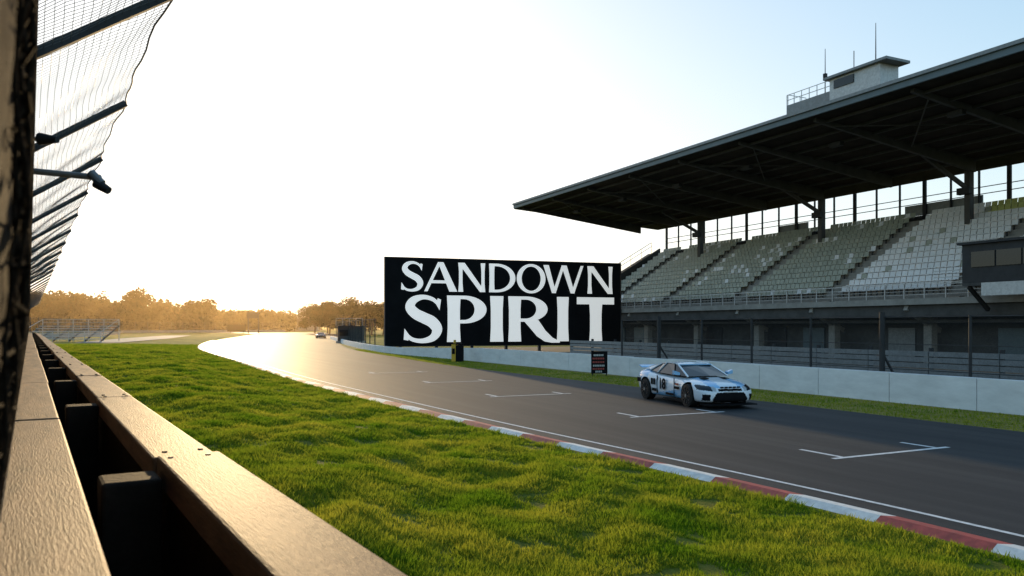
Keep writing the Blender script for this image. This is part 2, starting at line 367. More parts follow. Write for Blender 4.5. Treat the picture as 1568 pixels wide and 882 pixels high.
for s in np.arange(S0,80.5,1.5): mb.box(s-.03,s+.03,46.62,46.68,4.352,5.32,'galv',T)
mb.box(S0,80.5,46.60,46.70,5.322,5.38,'galv',T)
for z in (4.6,4.83,5.06): mb.box(S0,80.5,46.64,46.66,z,z+.025,'galv',T)
mb.obj('front_railing',GS)
mb=MB(); ribbon(mb,[T(S0,46.65)[:2],T(80.5,46.65)[:2]],[T(S0,46.652)[:2],T(80.5,46.652)[:2]],4.4,'mesh',5.3); mb.obj('railing_mesh',GS,fix=False)
mb=MB(); mb.box(23,30.5,44.6,47.4,5.1,7.35,'steel',T); mb.box(22.8,30.7,44.4,47.6,7.352,7.5,'steel',T)
for i in range(4): mb.box(24+i*1.5,25.4+i*1.5,44.53,44.597,6.0,6.9,'glass',T)
mb.box(25,29.2,44.4,44.5,4.3,5.05,'galv',T); mb.box(30.503,30.56,45.1,46.9,5.9,6.9,'glass',T)
for s in (23.3,27,30.2): mb.beam(T(s,46.6,3.5),T(s,44.8,4.85),.2,.2,'steel')
mb.box(23,30.5,44.6,47.4,4.9,5.09,'concd',T)
for z in (5.2,5.6,6.0): mb.box(30.7,33.5,46.2,46.25,z,z+.05,'galv',T)
mb.obj('commentary_box',GS)
# roof-top control cabin
mb=MB()
mb.box(37.5,42.9,43.0,44.9,16.35,18.65,'steelg',T)
mb.box(34.6,38.6,42.6,44.3,16.35,19.25,'galv',T); mb.box(33.9,38.9,42.3,44.5,19.252,19.42,'steelg',T)
mb.box(36.6,38.2,42.53,42.597,18.55,19.1,'glass',T); mb.box(38.603,38.66,42.9,43.9,18.5,19.1,'glass',T)
for s in np.arange(38.7,43,.7): mb.box(s-.02,s+.02,43.02,43.06,18.652,19.4,'galv',T)
for z in (19.0,19.38): mb.box(38.66,42.9,43.02,43.06,z,z+.04,'galv',T)
for r in np.arange(43.1,45,.6): mb.box(42.84,42.88,r-.02,r+.02,18.652,19.4,'galv',T)
mb.box(42.84,42.88,43.07,44.9,19.42,19.46,'galv',T)
mb.cyl(T(39.8,43.5,18.65),T(39.8,43.5,21.9),.045,'steel',r1=.02); mb.cyl(T(39.8,43.5,19.9),T(39.8,43.5,20.15),.16,'steel')
mb.cyl(T(37.8,44.0,19.4),T(37.8,44.0,21.2),.03,'steel'); mb.cyl(T(35.9,43.8,19.4),T(35.9,43.8,22.4),.045,'steel',r1=.02)
mb.obj('roof_control_cabin',GS)

# ------------------------------------------------------------------ big lettered sign
SG=empty('billboard_sign')
A0=Vector((-12.125,75,0)); B0=Vector((11.48,83,0)); sx=(B0-A0).normalized(); sn=Vector((sx.y,-sx.x,0)); SW=(B0-A0).length
def SP(u,z,o=0): 
    p=A0+sx*u+sn*o; return (p.x,p.y,z)
mb=MB()
def sb(u0,u1,z0,z1,o0,o1,k): mb.hexa([SP(u0,z0,o1),SP(u1,z0,o1),SP(u1,z0,o0),SP(u0,z0,o0),SP(u0,z1,o1),SP(u1,z1,o1),SP(u1,z1,o0),SP(u0,z1,o0)],k)
sb(0,SW,.625,9.13,-.25,0,'black'); mb.obj('board',SG)
mb=MB()
sb(-.06,SW+.06,9.131,9.2,-.3,.05,'steel'); sb(-.06,SW+.06,.56,.624,-.3,.05,'steel'); sb(-.08,-.003,.56,9.2,-.3,.05,'steel'); sb(SW+.003,SW+.08,.56,9.2,-.3,.05,'steel')
for u in np.arange(1.5,SW,3.6):
    sb(u-.13,u+.13,0,9.0,-.55,-.26,'steel')
mb.obj('frame',SG)
LT=MB(); lay=[0]
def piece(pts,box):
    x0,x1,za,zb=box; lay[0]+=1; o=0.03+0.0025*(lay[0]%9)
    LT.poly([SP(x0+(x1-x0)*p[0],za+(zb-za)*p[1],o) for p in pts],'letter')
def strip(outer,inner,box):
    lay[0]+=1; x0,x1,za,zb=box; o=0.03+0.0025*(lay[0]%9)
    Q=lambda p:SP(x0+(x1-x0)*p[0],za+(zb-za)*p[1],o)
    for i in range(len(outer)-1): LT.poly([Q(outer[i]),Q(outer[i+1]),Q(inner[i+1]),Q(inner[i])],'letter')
def stem(a,b,box,y0=0,y1=1,fl=.12):
    w=(b-a); f=w*fl
    piece([(a-f,y0),(b+f,y0),(b,y0+.3*(y1-y0)),(b,y1-.3*(y1-y0)),(b+f,y1),(a-f,y1),(a,y1-.3*(y1-y0)),(a,y0+.3*(y1-y0))],box)
def diag(xa,ya,xb,yb,w0,w1,box): piece([(xa-w0/2,ya),(xa+w0/2,ya),(xb+w1/2,yb),(xb-w1/2,yb)],box)
def ell(cx,cy,rx,ry,tx,ty,a0,a1,box,n=28,shift=0):
    o=[];i=[]
    for j in range(n+1):
        a=math.radians(a0+(a1-a0)*j/n); o.append((cx+rx*math.cos(a),cy+ry*math.sin(a))); i.append((cx+shift+(rx-tx)*math.cos(a),cy+(ry-ty)*math.sin(a)))
    strip(o,i,box)
def letS(box,k=1.0):
    x0,x1,za,zb=box; w=(x1-x0); h=(zb-za)
    C=[(.90,.81,.09),(.74,.91,.10),(.50,.95,.12),(.26,.885,.19),(.165,.745,.25),(.30,.61,.27),(.52,.52,.28),(.74,.43,.29),(.865,.28,.27),(.76,.115,.19),(.50,.045,.12),(.24,.07,.10),(.05,.17,.11)]
    C=catmull([(a*w,b*h,c*w*k) for a,b,c in C],6); t=np.gradient(C[:,:2],axis=0); t/=np.linalg.norm(t,axis=1)[:,None]
    nn=np.stack([-t[:,1],t[:,0]],1); o=C[:,:2]+nn*C[:,2:]/2; i=C[:,:2]-nn*C[:,2:]/2
    strip([(p[0]/w,p[1]/h) for p in o],[(p[0]/w,p[1]/h) for p in i],box)
    piece([(.93,.68),(.97,.90),(.88,.93),(.84,.80)],box); piece([(.0,.07),(.12,.05),(.13,.18),(.02,.30)],box)
U=lambda t:t*SW
z1a,z1b=5.93,8.80
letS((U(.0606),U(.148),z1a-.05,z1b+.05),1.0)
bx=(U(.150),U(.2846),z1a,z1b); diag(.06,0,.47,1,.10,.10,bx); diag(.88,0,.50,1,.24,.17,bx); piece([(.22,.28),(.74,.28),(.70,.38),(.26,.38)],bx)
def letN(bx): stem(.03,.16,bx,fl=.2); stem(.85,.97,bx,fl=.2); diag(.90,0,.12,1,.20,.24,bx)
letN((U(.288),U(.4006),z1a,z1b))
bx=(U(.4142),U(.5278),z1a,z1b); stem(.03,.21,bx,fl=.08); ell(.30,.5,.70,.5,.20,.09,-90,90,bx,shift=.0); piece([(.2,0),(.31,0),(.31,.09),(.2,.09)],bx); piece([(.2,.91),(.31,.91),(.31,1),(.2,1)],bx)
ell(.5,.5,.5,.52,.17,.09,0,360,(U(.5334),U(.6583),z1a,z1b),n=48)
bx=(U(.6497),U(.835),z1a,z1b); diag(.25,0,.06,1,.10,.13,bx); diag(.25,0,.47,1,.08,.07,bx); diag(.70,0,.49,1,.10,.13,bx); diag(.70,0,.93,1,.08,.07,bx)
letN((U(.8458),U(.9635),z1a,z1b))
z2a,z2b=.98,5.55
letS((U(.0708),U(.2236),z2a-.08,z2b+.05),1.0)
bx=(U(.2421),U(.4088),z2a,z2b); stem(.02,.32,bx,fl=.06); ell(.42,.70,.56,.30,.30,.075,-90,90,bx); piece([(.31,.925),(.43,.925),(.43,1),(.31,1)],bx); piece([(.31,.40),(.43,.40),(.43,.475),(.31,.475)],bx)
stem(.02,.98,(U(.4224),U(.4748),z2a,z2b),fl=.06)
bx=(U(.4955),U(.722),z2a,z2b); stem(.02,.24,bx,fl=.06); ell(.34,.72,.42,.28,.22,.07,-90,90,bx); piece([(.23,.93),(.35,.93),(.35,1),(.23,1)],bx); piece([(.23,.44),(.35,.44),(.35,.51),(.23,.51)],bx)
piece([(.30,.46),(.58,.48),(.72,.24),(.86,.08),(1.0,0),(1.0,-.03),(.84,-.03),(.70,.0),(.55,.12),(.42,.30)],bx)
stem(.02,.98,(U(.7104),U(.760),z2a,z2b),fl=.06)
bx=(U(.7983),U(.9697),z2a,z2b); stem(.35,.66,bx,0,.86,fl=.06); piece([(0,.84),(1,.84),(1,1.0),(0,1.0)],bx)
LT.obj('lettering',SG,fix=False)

# ------------------------------------------------------------------ marshal cabinet, ad board
mb=MB(); F=lambda a,b,z:(-4.3+a*.95+b*.3,55.6-a*.3*1+b*.95,z)
mb.box(0,.32,0,.5,.02,1.25,'yellow',F); mb.box(.325,.75,0,.5,.02,1.15,'black',F); mb.box(.05,.27,-.02,-.003,.55,.95,'black',F); mb.box(-.03,.78,-.03,.53,1.252,1.3,'black',F); mb.cyl(F(.16,.25,1.3),F(.16,.25,1.55),.09,'yellow')
mb.obj('marshal_signal_cabinet')
mb=MB(); F=lambda a,b,z:(4.0+a*.98+b*.2,39.6-a*.2*-1+b*.98,z)
mb.box(0,.86,0,.05,.12,1.25,'black',F); mb.box(.03,.09,.06,.12,0,1.2,'steel',F); mb.box(.77,.83,.06,.12,0,1.2,'steel',F)
for z,w,k in ((1.05,.6,'galv'),(.88,.7,'red'),(.70,.7,'red'),(.52,.66,'galv'),(.36,.7,'red'),(.22,.4,'galv')):
    a=.43-w/2; 
    n=int(w/.09)
    for j in range(n): mb.box(a+j*.09,a+j*.09+.065,-.012,-.002,z-.045,z+.045,k,F)
mb.obj('advertising_board')

# ------------------------------------------------------------------ car
def make_car(name,paint,paint2):
    M['_p1']=paint; M['_p2']=paint2
    E=empty(name)
    st=[(2.30,.50,.27,.46,.50),(2.25,.72,.20,.55,.60),(2.12,.86,.16,.62,.68),(1.85,.94,.15,.70,.76),(1.38,.985,.15,.78,.82),(.85,.92,.15,.79,.88),(0,.89,.15,.82,.90),(-.8,.92,.15,.86,.93),(-1.38,1.0,.15,.92,.96),(-1.85,.96,.19,.93,1.0),(-2.18,.84,.30,.90,1.02),(-2.28,.72,.42,.84,.92)]
    V=[];Fs=[]
    for x,w,zl,zs,zt in st:
        h=[(0,zl),(w*.85,zl),(w*.97,zl+.08),(w,(zl+zs)/2),(w*.98,zs-.09),(w*.88,zs-.01),(w*.5,zt-.01),(0,zt)]
        ring=h+[(-a,b) for a,b in h[-2:0:-1]]
        V+=[(x,a,b) for a,b in ring]
    n=14
    for i in range(len(st)-1):
        for j in range(n):
            Fs.append((i*n+j,i*n+(j+1)%n,(i+1)*n+(j+1)%n,(i+1)*n+j))
    Fs.append(tuple(range(n))[::-1]); Fs.append(tuple((len(st)-1)*n+j for j in range(n)))
    me=bpy.data.meshes.new('body'); me.from_pydata(V,[],Fs)
    bm=bmesh.new(); bm.from_mesh(me); bmesh.ops.recalc_face_normals(bm,faces=bm.faces); bm.to_mesh(me); bm.free()
    b=bpy.data.objects.new('body',me); scene.collection.objects.link(b)
    b.modifiers.new('s','SUBSURF').levels=3
    cut=[]
    for x in (1.38,-1.38):
        for sy in (1,-1):
            c=MB(); c.cyl((x,sy*.62,.35),(x,sy*1.2,.35),.385,'black',n=28); co=c.obj('cutter'); cut.append(co)
            m=b.modifiers.new('b','BOOLEAN'); m.operation='DIFFERENCE'; m.object=co; m.solver='EXACT'
    dg=bpy.context.evaluated_depsgraph_get(); dg.update()
    nm=bpy.data.meshes.new_from_object(b.evaluated_get(dg)); b.modifiers.clear(); b.data=nm
    for c in cut: bpy.data.objects.remove(c)
    nm.materials.clear()
    for k in ('_p1','_p2','black','glass','galv'): nm.materials.append(M[k])
    for p in nm.polygons:
        x,y,z=p.center; ay=abs(y); i=0
        if x>.9 and .30<ay<.62 and z>.6: i=1
        if -1.1<x<1.05 and z<.36+.14*x: i=1
        if x<-1.2 and z>.70 and ay>.5: i=1
        if z<.19+.02*math.sin(x*3): i=2
        if x>1.95 and .20<z<.47 and ay<.60-.7*abs(z-.27): i=2
        if x>1.95 and .51<z<.575 and ay<.40: i=2
        if x>1.8 and .24<z<.42 and .66<ay<.84: i=2
        if x>1.72 and .50+(ay-.5)*.12<z<.635+ (ay-.5)*.15 and .46<ay<.90: i=3 if ay>.58 else 4
        if x<-2.15 and .72<z<.84 : i=2
        if x<-2.1 and .30<z<.45: i=2
        for cx in (1.38,-1.38):
            if math.hypot(x-cx,z-.35)<.39 and ay<.98 and (abs(p.normal.y)<.3 or ay<.7) : i=2
        p.material_index=i; p.use_smooth=True
    b.parent=E
    gh=MB(); bl=[(1.02,.70,.87),(.35,.79,.88),(-.75,.81,.91),(-1.35,.77,.95),(-2.0,.62,1.0)]
    tp=[(.18,.56,1.19),(.0,.57,1.225),(-.55,.56,1.235),(-1.0,.53,1.18),(-1.97,.50,1.03)]
    for sgn in (1,-1):
        B=[(x,sgn*y,z) for x,y,z in bl]; P=[(x,sgn*y,z) for x,y,z in tp]
        for i in range(4):
            gh.poly([B[i],B[i+1],P[i+1],P[i]],'glass' if i<3 else '_p1')
        for i,(w) in ((0,.05),(1,.035),(2,.07),(3,.07)):
            gh.beam(Vector(B[i])+Vector((0,sgn*.01,0)),Vector(P[i])+Vector((0,sgn*.01,0)),w,.03,'_p1' if i!=1 else 'black')
        for i in range(4):
            gh.beam(Vector(P[i])+Vector((0,sgn*.006,.0)),Vector(P[i+1])+Vector((0,sgn*.006,.0)),.05,.03,'_p1')
    for i in range(4):
        a,c=tp[i],tp[i+1]; k='_p1' if i<3 else 'glass'
        m0=(a[0],0,a[2]+.03 if i else a[2]+.02); m1=(c[0],0,c[2]+.03)
        gh.poly([(a[0],a[1],a[2]),m0,m1,(c[0],c[1],c[2])],k); gh.poly([m0,(a[0],-a[1],a[2]),(c[0],-c[1],c[2]),m1],k)
    gh.poly([(1.02,.70,.87),(1.14,0,.885),(.18,0,1.21),(.18,.56,1.19)],'glass'); gh.poly([(1.14,0,.885),(1.02,-.70,.87),(.18,-.56,1.19),(.18,0,1.21)],'glass')
    gh.beam((.24,.55,1.19),(.24,-.55,1.19),.11,.03,'_p2')
    gh.obj('greenhouse',E)
    for i,(x,sy) in enumerate(((1.38,1),(1.38,-1),(-1.38,1),(-1.38,-1))):
        w=MB(); y0=sy*.70;y1=sy*.965
        w.cyl((x,y0,.335),(x,y1,.335),.335,'rubber',n=32); w.cyl((x,y1+sy*.001,.335),(x,y1+sy*.012,.335),.30,'rubber',r1=.29,n=32)
        w.cyl((x,y1+sy*.013,.335),(x,y1+sy*.016,.335),.245,'glass',n=28)
        for j in range(10):
            a=2*math.pi*j/10
            w.beam((x+.05*math.cos(a),y1+sy*.026,.335+.05*math.sin(a)),(x+.24*math.cos(a),y1+sy*.022,.335+.24*math.sin(a)),.022,.02,'steel',up=(0,1,0))
        w.cyl((x,y1+sy*.02,.335),(x,y1+sy*.035,.335),.05,'steelg',n=12)
        w.obj('wheel_%d'%(i+1),E)
    d=MB()
    for sy in (1,-1):
        d.hexa([(.62,sy*.86,.90),(.80,sy*.86,.90),(.78,sy*1.04,.92),(.64,sy*1.04,.92),(.62,sy*.86,.98),(.80,sy*.86,.98),(.78,sy*1.04,1.04),(.64,sy*1.04,1.04)],'_p2')
        d.beam((.7,sy*.78,.87),(.7,sy*.88,.92),.04,.04,'black')
        for x,z,wd,h,k in ((-.98,.62,.12,.20,'black'),(-.80,.62,.10,.20,'black'),(-1.98,.62,.28,.14,'black'),(.62,.52,.30,.08,'black'),(.66,.63,.22,.06,'red'),(-.90,.36,.3,.09,'black'),(.05,.30,.5,.07,'black')):
            yy=.95 if x>-1.5 else .955
            if x>.4: yy=.955
            d.box(x,x+wd,sy*yy,sy*(yy+.008),z-h/2,z+h/2,k)
        d.box(.50,.512,sy*.89,sy*.918,.25,.80,'black'); d.box(-.62,-.608,sy*.89,sy*.926,.25,.82,'black')
        d.box(-.1,1.3,sy*.86,sy*.97,.12,.17,'black')
    d.hexa([(-2.1,-.72,1.0),(-2.1,.72,1.0),(-2.3,.72,1.03),(-2.3,-.72,1.03),(-2.14,-.72,1.03),(-2.14,.72,1.03),(-2.33,.72,1.08),(-2.33,-.72,1.08)],'_p2')
    d.box(2.0,2.40,-.84,.84,.11,.14,'black')
    for j in range(5): d.box(2.235,2.285,-.32+j*.14,-.32+j*.14+.09,.60,.64,'black')
    d.box(2.3,2.315,-.22,.22,.47,.50,'galv')
    for sy in (1,-1): d.hexa([(1.25,sy*.25,.845),(1.5,sy*.25,.825),(1.5,sy*.45,.81),(1.25,sy*.45,.83),(1.25,sy*.25,.862),(1.5,sy*.25,.842),(1.5,sy*.45,.828),(1.25,sy*.45,.848)],'black')
    d.obj('trim',E)
    for sy in (1,-1):
        cu=bpy.data.curves.new('number','FONT'); cu.body='18'; cu.size=.46; cu.offset=.014; cu.extrude=.004
        o=bpy.data.objects.new('number_%s'%('a' if sy>0 else 'b'),cu); cu.materials.append(M['black']); scene.collection.objects.link(o)
        o.parent=E
        if sy<0: o.rotation_euler=(math.pi/2,0,0); o.location=(-.48,-.93,.42)
        else: o.rotation_euler=(math.pi/2,0,math.pi); o.location=(.05,.93,.42)
    return E
pw=mat('car_white',(0.82,0.86,0.90),0.25,var=.03,coat=.6); pbm=mat('car_light_blue',(0.26,0.54,0.82),0.25,var=.05,coat=.6)
car=make_car('race_car',pw,pbm); car.location=(5.95,26.0,0.004); car.rotation_euler=(0,0,math.radians(-90+17)); car.scale=(1.02,1.02,1.05)
pd=mat('car_dark',(0.05,0.04,0.05),0.3,var=.05,coat=.5); pr=mat('car_maroon',(0.25,0.03,0.03),0.3,var=.05,coat=.5)
c2=make_car('race_car',pd,pr); c2.location=(-41,168,0.004); c2.rotation_euler=(0,0,math.radians(-90+17))

# ------------------------------------------------------------------ foreground timber barrier
BR=empty('timber_barrier'); ZB=1.75
mb=MB(); gaps=[4.9,9.4,13.6]+list(np.arange(17.6,110,4.2))
prev=-1.0
for i,g_ in enumerate(gaps):
    sft=0.0 if i else 0.03; dz=0.0 if i else .012
    o=random.uniform(-.012,.012)
    mb.box(prev+.012,g_-.012,.60+sft+o,.945+sft+o,ZB-.16+dz,ZB+dz+random.uniform(-.006,.006),'timber',T2); prev=g_
pr_=-1.0
for g_ in np.arange(2.6,110,4.8):
    mb.box(pr_+.006,g_-.006,-.11,.215+random.uniform(-.008,.008),ZB-.14,ZB+random.uniform(-.006,.006),'timber',T2); pr_=g_
o=mb.obj('top_planks',BR); bv=o.modifiers.new('b','BEVEL'); bv.width=.015; bv.segments=2
mb=MB()
for g_ in gaps[:8]:
    for q in (-.12,.12):
        for r in (.68,.88): mb.cyl(T2(g_+q,r,ZB+.004),T2(g_+q,r,ZB+.016),.016,'steel',n=10)
mb.obj('bolts',BR)
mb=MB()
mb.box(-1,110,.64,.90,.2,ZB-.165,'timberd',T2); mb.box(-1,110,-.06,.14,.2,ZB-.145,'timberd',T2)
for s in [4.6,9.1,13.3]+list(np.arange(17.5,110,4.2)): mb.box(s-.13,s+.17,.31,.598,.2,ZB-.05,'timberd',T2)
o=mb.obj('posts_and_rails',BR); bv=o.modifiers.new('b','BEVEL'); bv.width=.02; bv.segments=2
# ------------------------------------------------------------------ debris fence with overhang
DF=empty('debris_fence')
mb=MB(); sts=list(np.arange(3.2,110,3.7))
for s in sts:
    mb.beam(T2(s,-.22,.3),T2(s,-0.12,2.5),.07,.07,'steel'); mb.beam(T2(s,-0.12,2.5),T2(s,-.04,4.55),.07,.07,'steel'); mb.beam(T2(s,-.04,4.5),T2(s,1.0,5.22),.055,.075,'steel')
mb.obj('posts_and_arms',DF)
cu=bpy.data.curves.new('overhang_net','CURVE'); cu.dimensions='3D'; cu.bevel_depth=.0020; cu.bevel_resolution=0
def netp(s,t):
    ph=((s-sts[0])%3.7)/3.7; sag=math.sin(math.pi*ph)*.5
    r=.03+.97*t-sag*.14*t; z=4.55+.67*t-sag*.14*(.3+t)
    r+=.014*math.sin(s*5+t*4)*t; z+=.012*math.sin(s*3.1+t*9)
    return T2(s,r,z)
def addpoly(pts,w=None):
    sp=cu.splines.new('POLY'); sp.points.add(len(pts)-1)
    for p,q in zip(sp.points,pts): p.co=(*q,1)
for s in np.arange(-.5,45,.075 ): addpoly([netp(s,t) for t in np.linspace(0,1,6)])
for t in np.linspace(0,1,17): addpoly([netp(s,t) for s in np.arange(-.5,110,.4)])
cu.materials.append(M['wire']); o=bpy.data.objects.new('overhang_net',cu); scene.collection.objects.link(o); o.parent=DF
cu2=bpy.data.curves.new('edge_rope','CURVE'); cu2.dimensions='3D'; cu2.bevel_depth=.008; cu=cu2
addpoly([netp(s,1.0) for s in np.arange(-.5,110,.3)]); cu2.materials.append(M['steel']); o=bpy.data.objects.new('edge_rope',cu2); scene.collection.objects.link(o); o.parent=DF
def netr(z): return (-.12+.10*(z-1.75)/.75) if z<2.5 else -.02+.05*(z-2.5)/2.05
mb=MB(); ss=list(np.arange(.3,12,.05))+list(np.arange(12,110,1.0)); zz=list(np.arange(1.76,4.62,.05))
for i,s in enumerate(ss):
    for j,z in enumerate(zz):
        r=netr(z)
        r+=.018*noise.noise(Vector((s*5,z*6,0)))+.010*noise.noise(Vector((s*18,z*18,4)))-.012
        mb.v.append(T2(s,r,z))
nz=len(zz); k=mb.m('netd')
for i in range(len(ss)-1):
    for j in range(nz-1):
        mb.f.append((i*nz+j,(i+1)*nz+j,(i+1)*nz+j+1,i*nz+j+1)); mb.mi.append(k)
mb.obj('hanging_netting',DF,fix=False,smooth=True)
cu=bpy.data.curves.new('net_strands','CURVE'); cu.dimensions='3D'; cu.bevel_depth=.003; cu.bevel_resolution=0
for s in np.arange(1.0,9,.06):
    ph=random.uniform(0,6)
    addpoly([T2(s+.02*math.sin(z*9+ph),netr(z)+.008+.009*math.sin(z*23+ph),z) for z in np.arange(1.78,4.6,.05)])
for z in np.arange(1.8,4.6,.06):
    ph=random.uniform(0,6)
    addpoly([T2(s,netr(z)+.008+.009*math.sin(s*31+ph),z+.015*math.sin(s*9+ph)) for s in np.arange(1.0,9,.06)])
cu.materials.append(M['netd']); o=bpy.data.objects.new('net_strands',cu); scene.collection.objects.link(o); o.parent=DF
SC=empty('fence_camera'); mb=MB()
p0=Vector(T2(5.2,.0,3.38)); p1=p0+Vector((.43,-.06,-.05))
mb.cyl(p0,p1,.018,'galv',n=10); mb.cyl(p1-Vector((0.05,0,-.025)),p1+Vector((.01,0,-.035)),.026,'steelg',n=12); mb.cyl(p1+Vector((-.02,0,-.03)),p1+Vector((.055,-.01,-.075)),.030,'steel',r1=.022,n=12)
mb.cyl(p0-Vector((.02,0,.05)),p0-Vector((.02,0,-.05)),.03,'steel',n=10)
mb.obj('arm_and_heads',SC)
SC2=empty('fence_lamp'); mb=MB(); p0=Vector(T2(5.2,.0,3.56)); mb.cyl(p0,p0+Vector((.09,0,0)),.012,'steel'); mb.cyl(p0+Vector((.06,0,0)),p0+Vector((.17,-.02,-.01)),.035,'steel',r1=.018,n=12); mb.obj('lamp_body',SC2)

# ------------------------------------------------------------------ grass blades
n=600000
Y=np.exp(rng.uniform(math.log(3.2),math.log(105),n)); lo=(1.18-.5244*Y)/.8515; hi=np.array([Lx(y) for y in Y])-.62
X=lo+(hi-lo)*rng.random(n); ok=(hi>lo)&(rng.random(n)<np.clip((hi-lo)/9.0,0,1)*1.0+.25)&((X-lo)>.25*rng.random(n)**2*1.5*(Y<14)); X=X[ok];Y=Y[ok]; n=len(X)
Z=np.array([hgt(x,y) for x,y in zip(X,Y)])
cl=np.array([noise.noise(Vector((x*1.3,y*1.3,7)))+.6*noise.noise(Vector((x*4,y*4,3))) for x,y in zip(X,Y)])
keep=cl>-.5; X,Y,Z,cl=X[keep],Y[keep],Z[keep],cl[keep]; n=len(X)
h=(.032+.052*rng.random(n))*(1+1.0*cl)*(1+.008*Y); w=(.0032+.0032*rng.random(n))*(1+Y/9); a=rng.uniform(0,math.pi,n)
lx=rng.normal(0,.5,n)*h; ly=rng.normal(0,.5,n)*h
v0=np.stack([X-np.cos(a)*w,Y-np.sin(a)*w,Z-.01],1); v1=np.stack([X+np.cos(a)*w,Y+np.sin(a)*w,Z-.01],1); v2=np.stack([X+lx,Y+ly,Z+h],1)
n3=60000; q=resample(R[:60],.25); qi=rng.integers(0,len(q),n3); qo=offset(q,1.0)-q
P3=q[qi]+qo[qi]*rng.uniform(.05,3.3,n3)[:,None]; h3=.02+.06*rng.random(n3)**2; w3=.01+.012*rng.random(n3); a3=rng.uniform(0,math.pi,n3)
b0=np.stack([P3[:,0]-np.cos(a3)*w3,P3[:,1]-np.sin(a3)*w3,-.01+0*h3],1); b1=np.stack([P3[:,0]+np.cos(a3)*w3,P3[:,1]+np.sin(a3)*w3,-.01+0*h3],1); b2=np.stack([P3[:,0]+rng.normal(0,.02,n3),P3[:,1]+rng.normal(0,.02,n3),h3],1)
V=np.concatenate([np.stack([v0,v1,v2],1).reshape(-1,3),np.stack([b0,b1,b2],1).reshape(-1,3)]); raw_mesh('grass_blades',V,np.arange(len(V)).reshape(-1,3),'blade')

# ------------------------------------------------------------------ trees
def leaves(blobs,dens,size,name,mk,parent=None):
    P=[]
    for (c,rad,nl) in blobs:
        u=rng.normal(size=(nl,3)); u/=np.linalg.norm(u,axis=1)[:,None]; rr=rng.random(nl)**.45
        P.append(np.array(c)+u*rr[:,None]*np.array(rad)); 
    P=np.concatenate(P); n=len(P); a=rng.normal(size=(n,3)); a/=np.linalg.norm(a,axis=1)[:,None]; b=np.cross(a,rng.normal(size=(n,3))); b/=np.linalg.norm(b,axis=1)[:,None]
    s=(size*(.5+rng.random(n)))[:,None]
    V=np.stack([P-a*s,P-b*s*.6,P+a*s,P+b*s*.6],1).reshape(-1,3)
    return raw_mesh(name,V,np.arange(4*n).reshape(-1,4),mk,parent)
def tree(x,y,H,Wd,seed):
    rs=random.Random(seed); E=empty('broadleaf_tree'); mb=MB(); th=H*.35
    mb.cyl((x,y,0),(x+.3,y,th),H*.028,'bark',r1=H*.018); bl=[]
    for k in range(12):
        a=rs.uniform(0,6.28); q=rs.uniform(.15,.8); cx=x+math.cos(a)*Wd*.5*q; cy=y+math.sin(a)*Wd*.5*q; cz=H*(rs.uniform(.34,.84)-(.12*q))
        mb.cyl((x+.3,y,th*rs.uniform(.7,1)),(cx,cy,cz),H*.011,'bark',r1=H*.003,n=6)
        R_=Wd*rs.uniform(.15,.25); bl.append(((cx,cy,cz),(R_,R_,R_*.75),620))
    bl.append(((x,y,H*.80),(Wd*.22,Wd*.22,H*.2),650))
    mb.obj('trunk',E); leaves(bl,1,H*.026,'crown','leaf',E)
for (x,y,H,Wd,sd) in ((-61,262,11.5,15,1),(-51.5,250,12.3,16,2),(-43,240,10.6,11,3),(-73,290,11,14,5),(-37,225,9.6,10,6),(-56,275,11,14,7),(-66,280,9.5,12,8)):
    tree(x,y,H,Wd,sd)
bl=[]
for k in range(320):
    t=random.random()
    yy=random.uniform(330,400)+t*70
    X_=(-0.63+t*.36)*yy-5
    H=random.uniform(9,14)*(1.4 if t<.35 else 1.12 if t<.65 else .85)
    R_=random.uniform(3.5,7)
    bl.append(((X_,yy,H*.35),(R_*1.2,R_,H*.42),170)); bl.append(((X_+random.uniform(-2,2),yy,H*.72),(R_*.8,R_*.8,H*.30),150))
for k in range(70):
    X_=random.uniform(-330,-40); yy=560+random.uniform(-20,20); H=random.uniform(10,14); bl.append(((X_,yy,H*.5),(9,6,H*.55),160))
for X_,H in ((-168,20),(-210,19),(-190,17),(-140,15)):
    for q in range(4): bl.append(((X_+random.uniform(-4,4),352,H*random.uniform(.6,.82)),(4.5,4,H*.2),260))
leaves(bl,1,.75,'distant_trees','leaffar')

# ------------------------------------------------------------------ far-left structures
mb=MB()
for i in range(6):
    mb.box(-80,-67,128+i*.9,128.7+i*.9,.4+i*.42,.52+i*.42,'galv'); 
for x in np.arange(-80,-66.9,2.6):
    mb.beam((x,127.6,.1),(x,133.6,2.6),.12,.25,'concd')
    mb.beam((x,127.6,0),(x,127.6,1.6),.08,.08,'galv'); mb.beam((x,133.6,0),(x,133.6,3.7),.1,.1,'galv')
for z in (1.1,1.6): mb.beam((-80,127.6,z),(-67,127.6,z),.07,.07,'galv')
for z in (3.2,3.7): mb.beam((-80,133.6,z),(-67,133.6,z),.07,.07,'galv')
for x in (-67,-80): mb.beam((x,127.6,1.6),(x,133.6,3.7),.07,.07,'galv')
mb.obj('terrace_stand')
mb=MB()
PF=resample(np.array([(-75,100),(-96,170),(-125,250),(-150,300),(-125,335),(-100,350)],float),5)
for i in range(len(PF)-1):
    mb.beam((*PF[i],.5),(*PF[i+1],.5),.2,1.0,'conc')
    mb.beam((*PF[i],0),(*PF[i],4.2),.12,.12,'steel')
    mb.beam((*PF[i],4.1),(*PF[i+1],4.1),.06,.06,'steel'); mb.poly([(*PF[i],1),(*PF[i+1],1),(*PF[i+1],4.1),(*PF[i],4.1)],'mesh')
mb.obj('perimeter_fence',fix=False)
mb=MB()
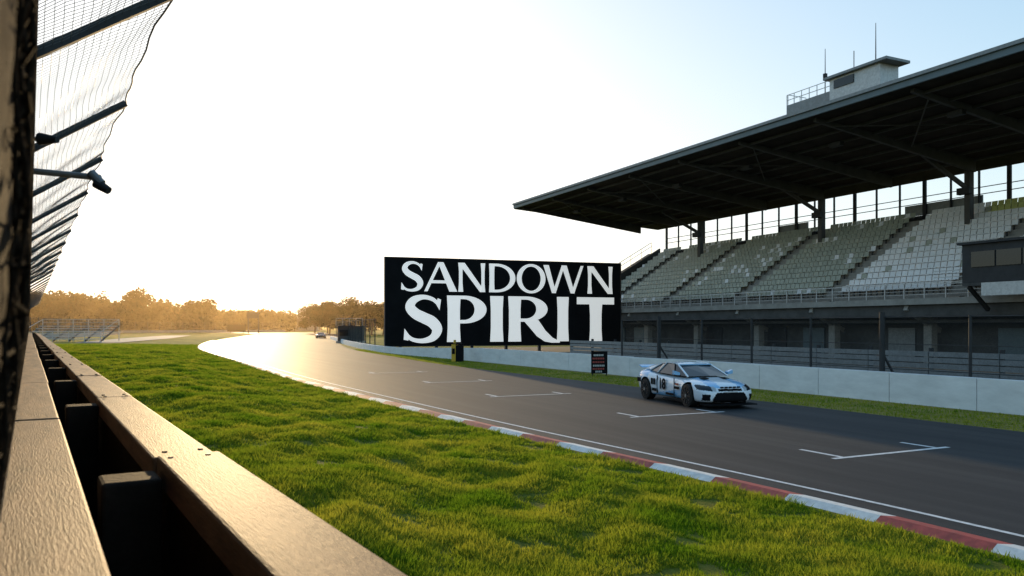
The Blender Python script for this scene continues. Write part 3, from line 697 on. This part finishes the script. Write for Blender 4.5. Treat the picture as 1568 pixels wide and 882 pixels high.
mb.box(-150,-105,420,430,0,.8,'conc'); mb.box(-150,-105,426,430,.8,7,'concd'); mb.box(-152,-103,418,431,7.002,7.6,'conc')
for x in np.arange(-150,-104,5): mb.box(x-.2,x+.2,419,419.4,.8,7,'concd')
for x in np.arange(-148,-106,7): mb.beam((x,424,7.6),(x,424,11.5),.2,.2,'steel')
for i in range(5): mb.box(-150,-105,421+i,422+i,.8,1.3+i*.5,'conc')
mb.obj('far_grandstand')
mb=MB(); mb.box(-109,-102,300,300.3,.6,3.3,'black'); 
for x in (-108,-103): mb.box(x-.1,x+.1,300.32,300.6,0,3.2,'steel')
mb.obj('trackside_hoarding')
mb=MB(); mb.box(-101.2,-100.8,300,300.4,0,8,'steel'); mb.box(-101.5,-97,299.8,299.98,5.6,8,'steel'); mb.box(-97.3,-96.9,300,300.4,0,8,'steel'); mb.obj('scoreboard')
mb=MB()
mb.box(-26.5,-22.5,118,121,0,.3,'conc'); mb.box(-26.3,-22.7,118.2,120.8,.302,2.5,'concd'); mb.box(-26.6,-22.4,117.9,121.1,2.502,2.65,'steel'); mb.box(-26,-24.5,118.1,118.197,1.1,2.0,'glass')
for x in np.arange(-26.5,-22.4,1): mb.box(x-.03,x+.03,118,118.05,2.652,3.7,'galv')
mb.box(-26.5,-22.5,118,118.05,3.7,3.76,'galv'); mb.obj('marshal_post')
fe=MB(); FF=resample(offset(W,1.0),4.0); FF=FF[FF[:,1]>84]
for i in range(len(FF)-1):
    fe.beam((*FF[i],0),(*FF[i],3.4),.09,.09,'steel'); fe.beam((*FF[i],3.3),(*FF[i+1],3.3),.05,.05,'steel'); fe.poly([(*FF[i],.9),(*FF[i+1],.9),(*FF[i+1],3.3),(*FF[i],3.3)],'mesh')
fe.obj('track_fence',fix=False)

# ------------------------------------------------------------------ evening haze (real volume of air over the far end of the circuit)
hz=MB(); hz.box(-700,250,105,1100,-1,36,'steel'); ho=hz.obj('haze')
m=bpy.data.materials.new('haze_air'); m.use_nodes=True; nt=m.node_tree; nt.nodes.clear()
o_=nt.nodes.new('ShaderNodeOutputMaterial'); vs=nt.nodes.new('ShaderNodeVolumeScatter'); vs.inputs['Color'].default_value=(1,.72,.40,1); vs.inputs['Density'].default_value=.00026; vs.inputs['Anisotropy'].default_value=.76
nt.links.new(vs.outputs[0],o_.inputs['Volume']); ho.data.materials.clear(); ho.data.materials.append(m)

# ------------------------------------------------------------------ light
EL=math.radians(7.5); AZ=math.radians(-19)
w=bpy.data.worlds.new('World'); scene.world=w; w.use_nodes=True; nt=w.node_tree
sky=nt.nodes.new('ShaderNodeTexSky'); sky.sky_type='NISHITA'; sky.sun_disc=False; sky.sun_elevation=EL; sky.sun_rotation=AZ; sky.dust_density=1.4; sky.air_density=1.0; sky.ozone_density=2.2
a_=nt.nodes.new('ShaderNodeVectorMath'); a_.operation='MULTIPLY_ADD'; a_.inputs[1].default_value=(.43,.42,.41); a_.inputs[2].default_value=(1,1,1)
d_=nt.nodes.new('ShaderNodeVectorMath'); d_.operation='DIVIDE'
hs=nt.nodes.new('ShaderNodeHueSaturation'); hs.inputs['Saturation'].default_value=1.2
nt.links.new(sky.outputs[0],a_.inputs[0]); nt.links.new(sky.outputs[0],d_.inputs[0]); nt.links.new(a_.outputs[0],d_.inputs[1]); nt.links.new(d_.outputs[0],hs.inputs['Color'])
nt.links.new(hs.outputs[0],nt.nodes['Background'].inputs[0]); nt.nodes['Background'].inputs[1].default_value=0.72
sd=bpy.data.lights.new('sun','SUN'); sd.energy=5; sd.angle=math.radians(.6); sd.color=(1,.70,.36)
so=bpy.data.objects.new('sun',sd); scene.collection.objects.link(so)
sv=Vector((math.sin(AZ)*math.cos(EL),math.cos(AZ)*math.cos(EL),math.sin(EL))); so.rotation_euler=(-sv).to_track_quat('-Z','Y').to_euler()
# ------------------------------------------------------------------ camera
cd=bpy.data.cameras.new('camera'); cd.sensor_width=36; cd.lens=1200/1568*36; cd.shift_y=59/1568; cd.clip_end=12000; cd.clip_start=.05
cd.dof.use_dof=True; cd.dof.focus_distance=28; cd.dof.aperture_fstop=4.5
co=bpy.data.objects.new('camera',cd); co.location=(0,0,2.5); co.rotation_euler=(math.pi/2,0,0); scene.collection.objects.link(co); scene.camera=co
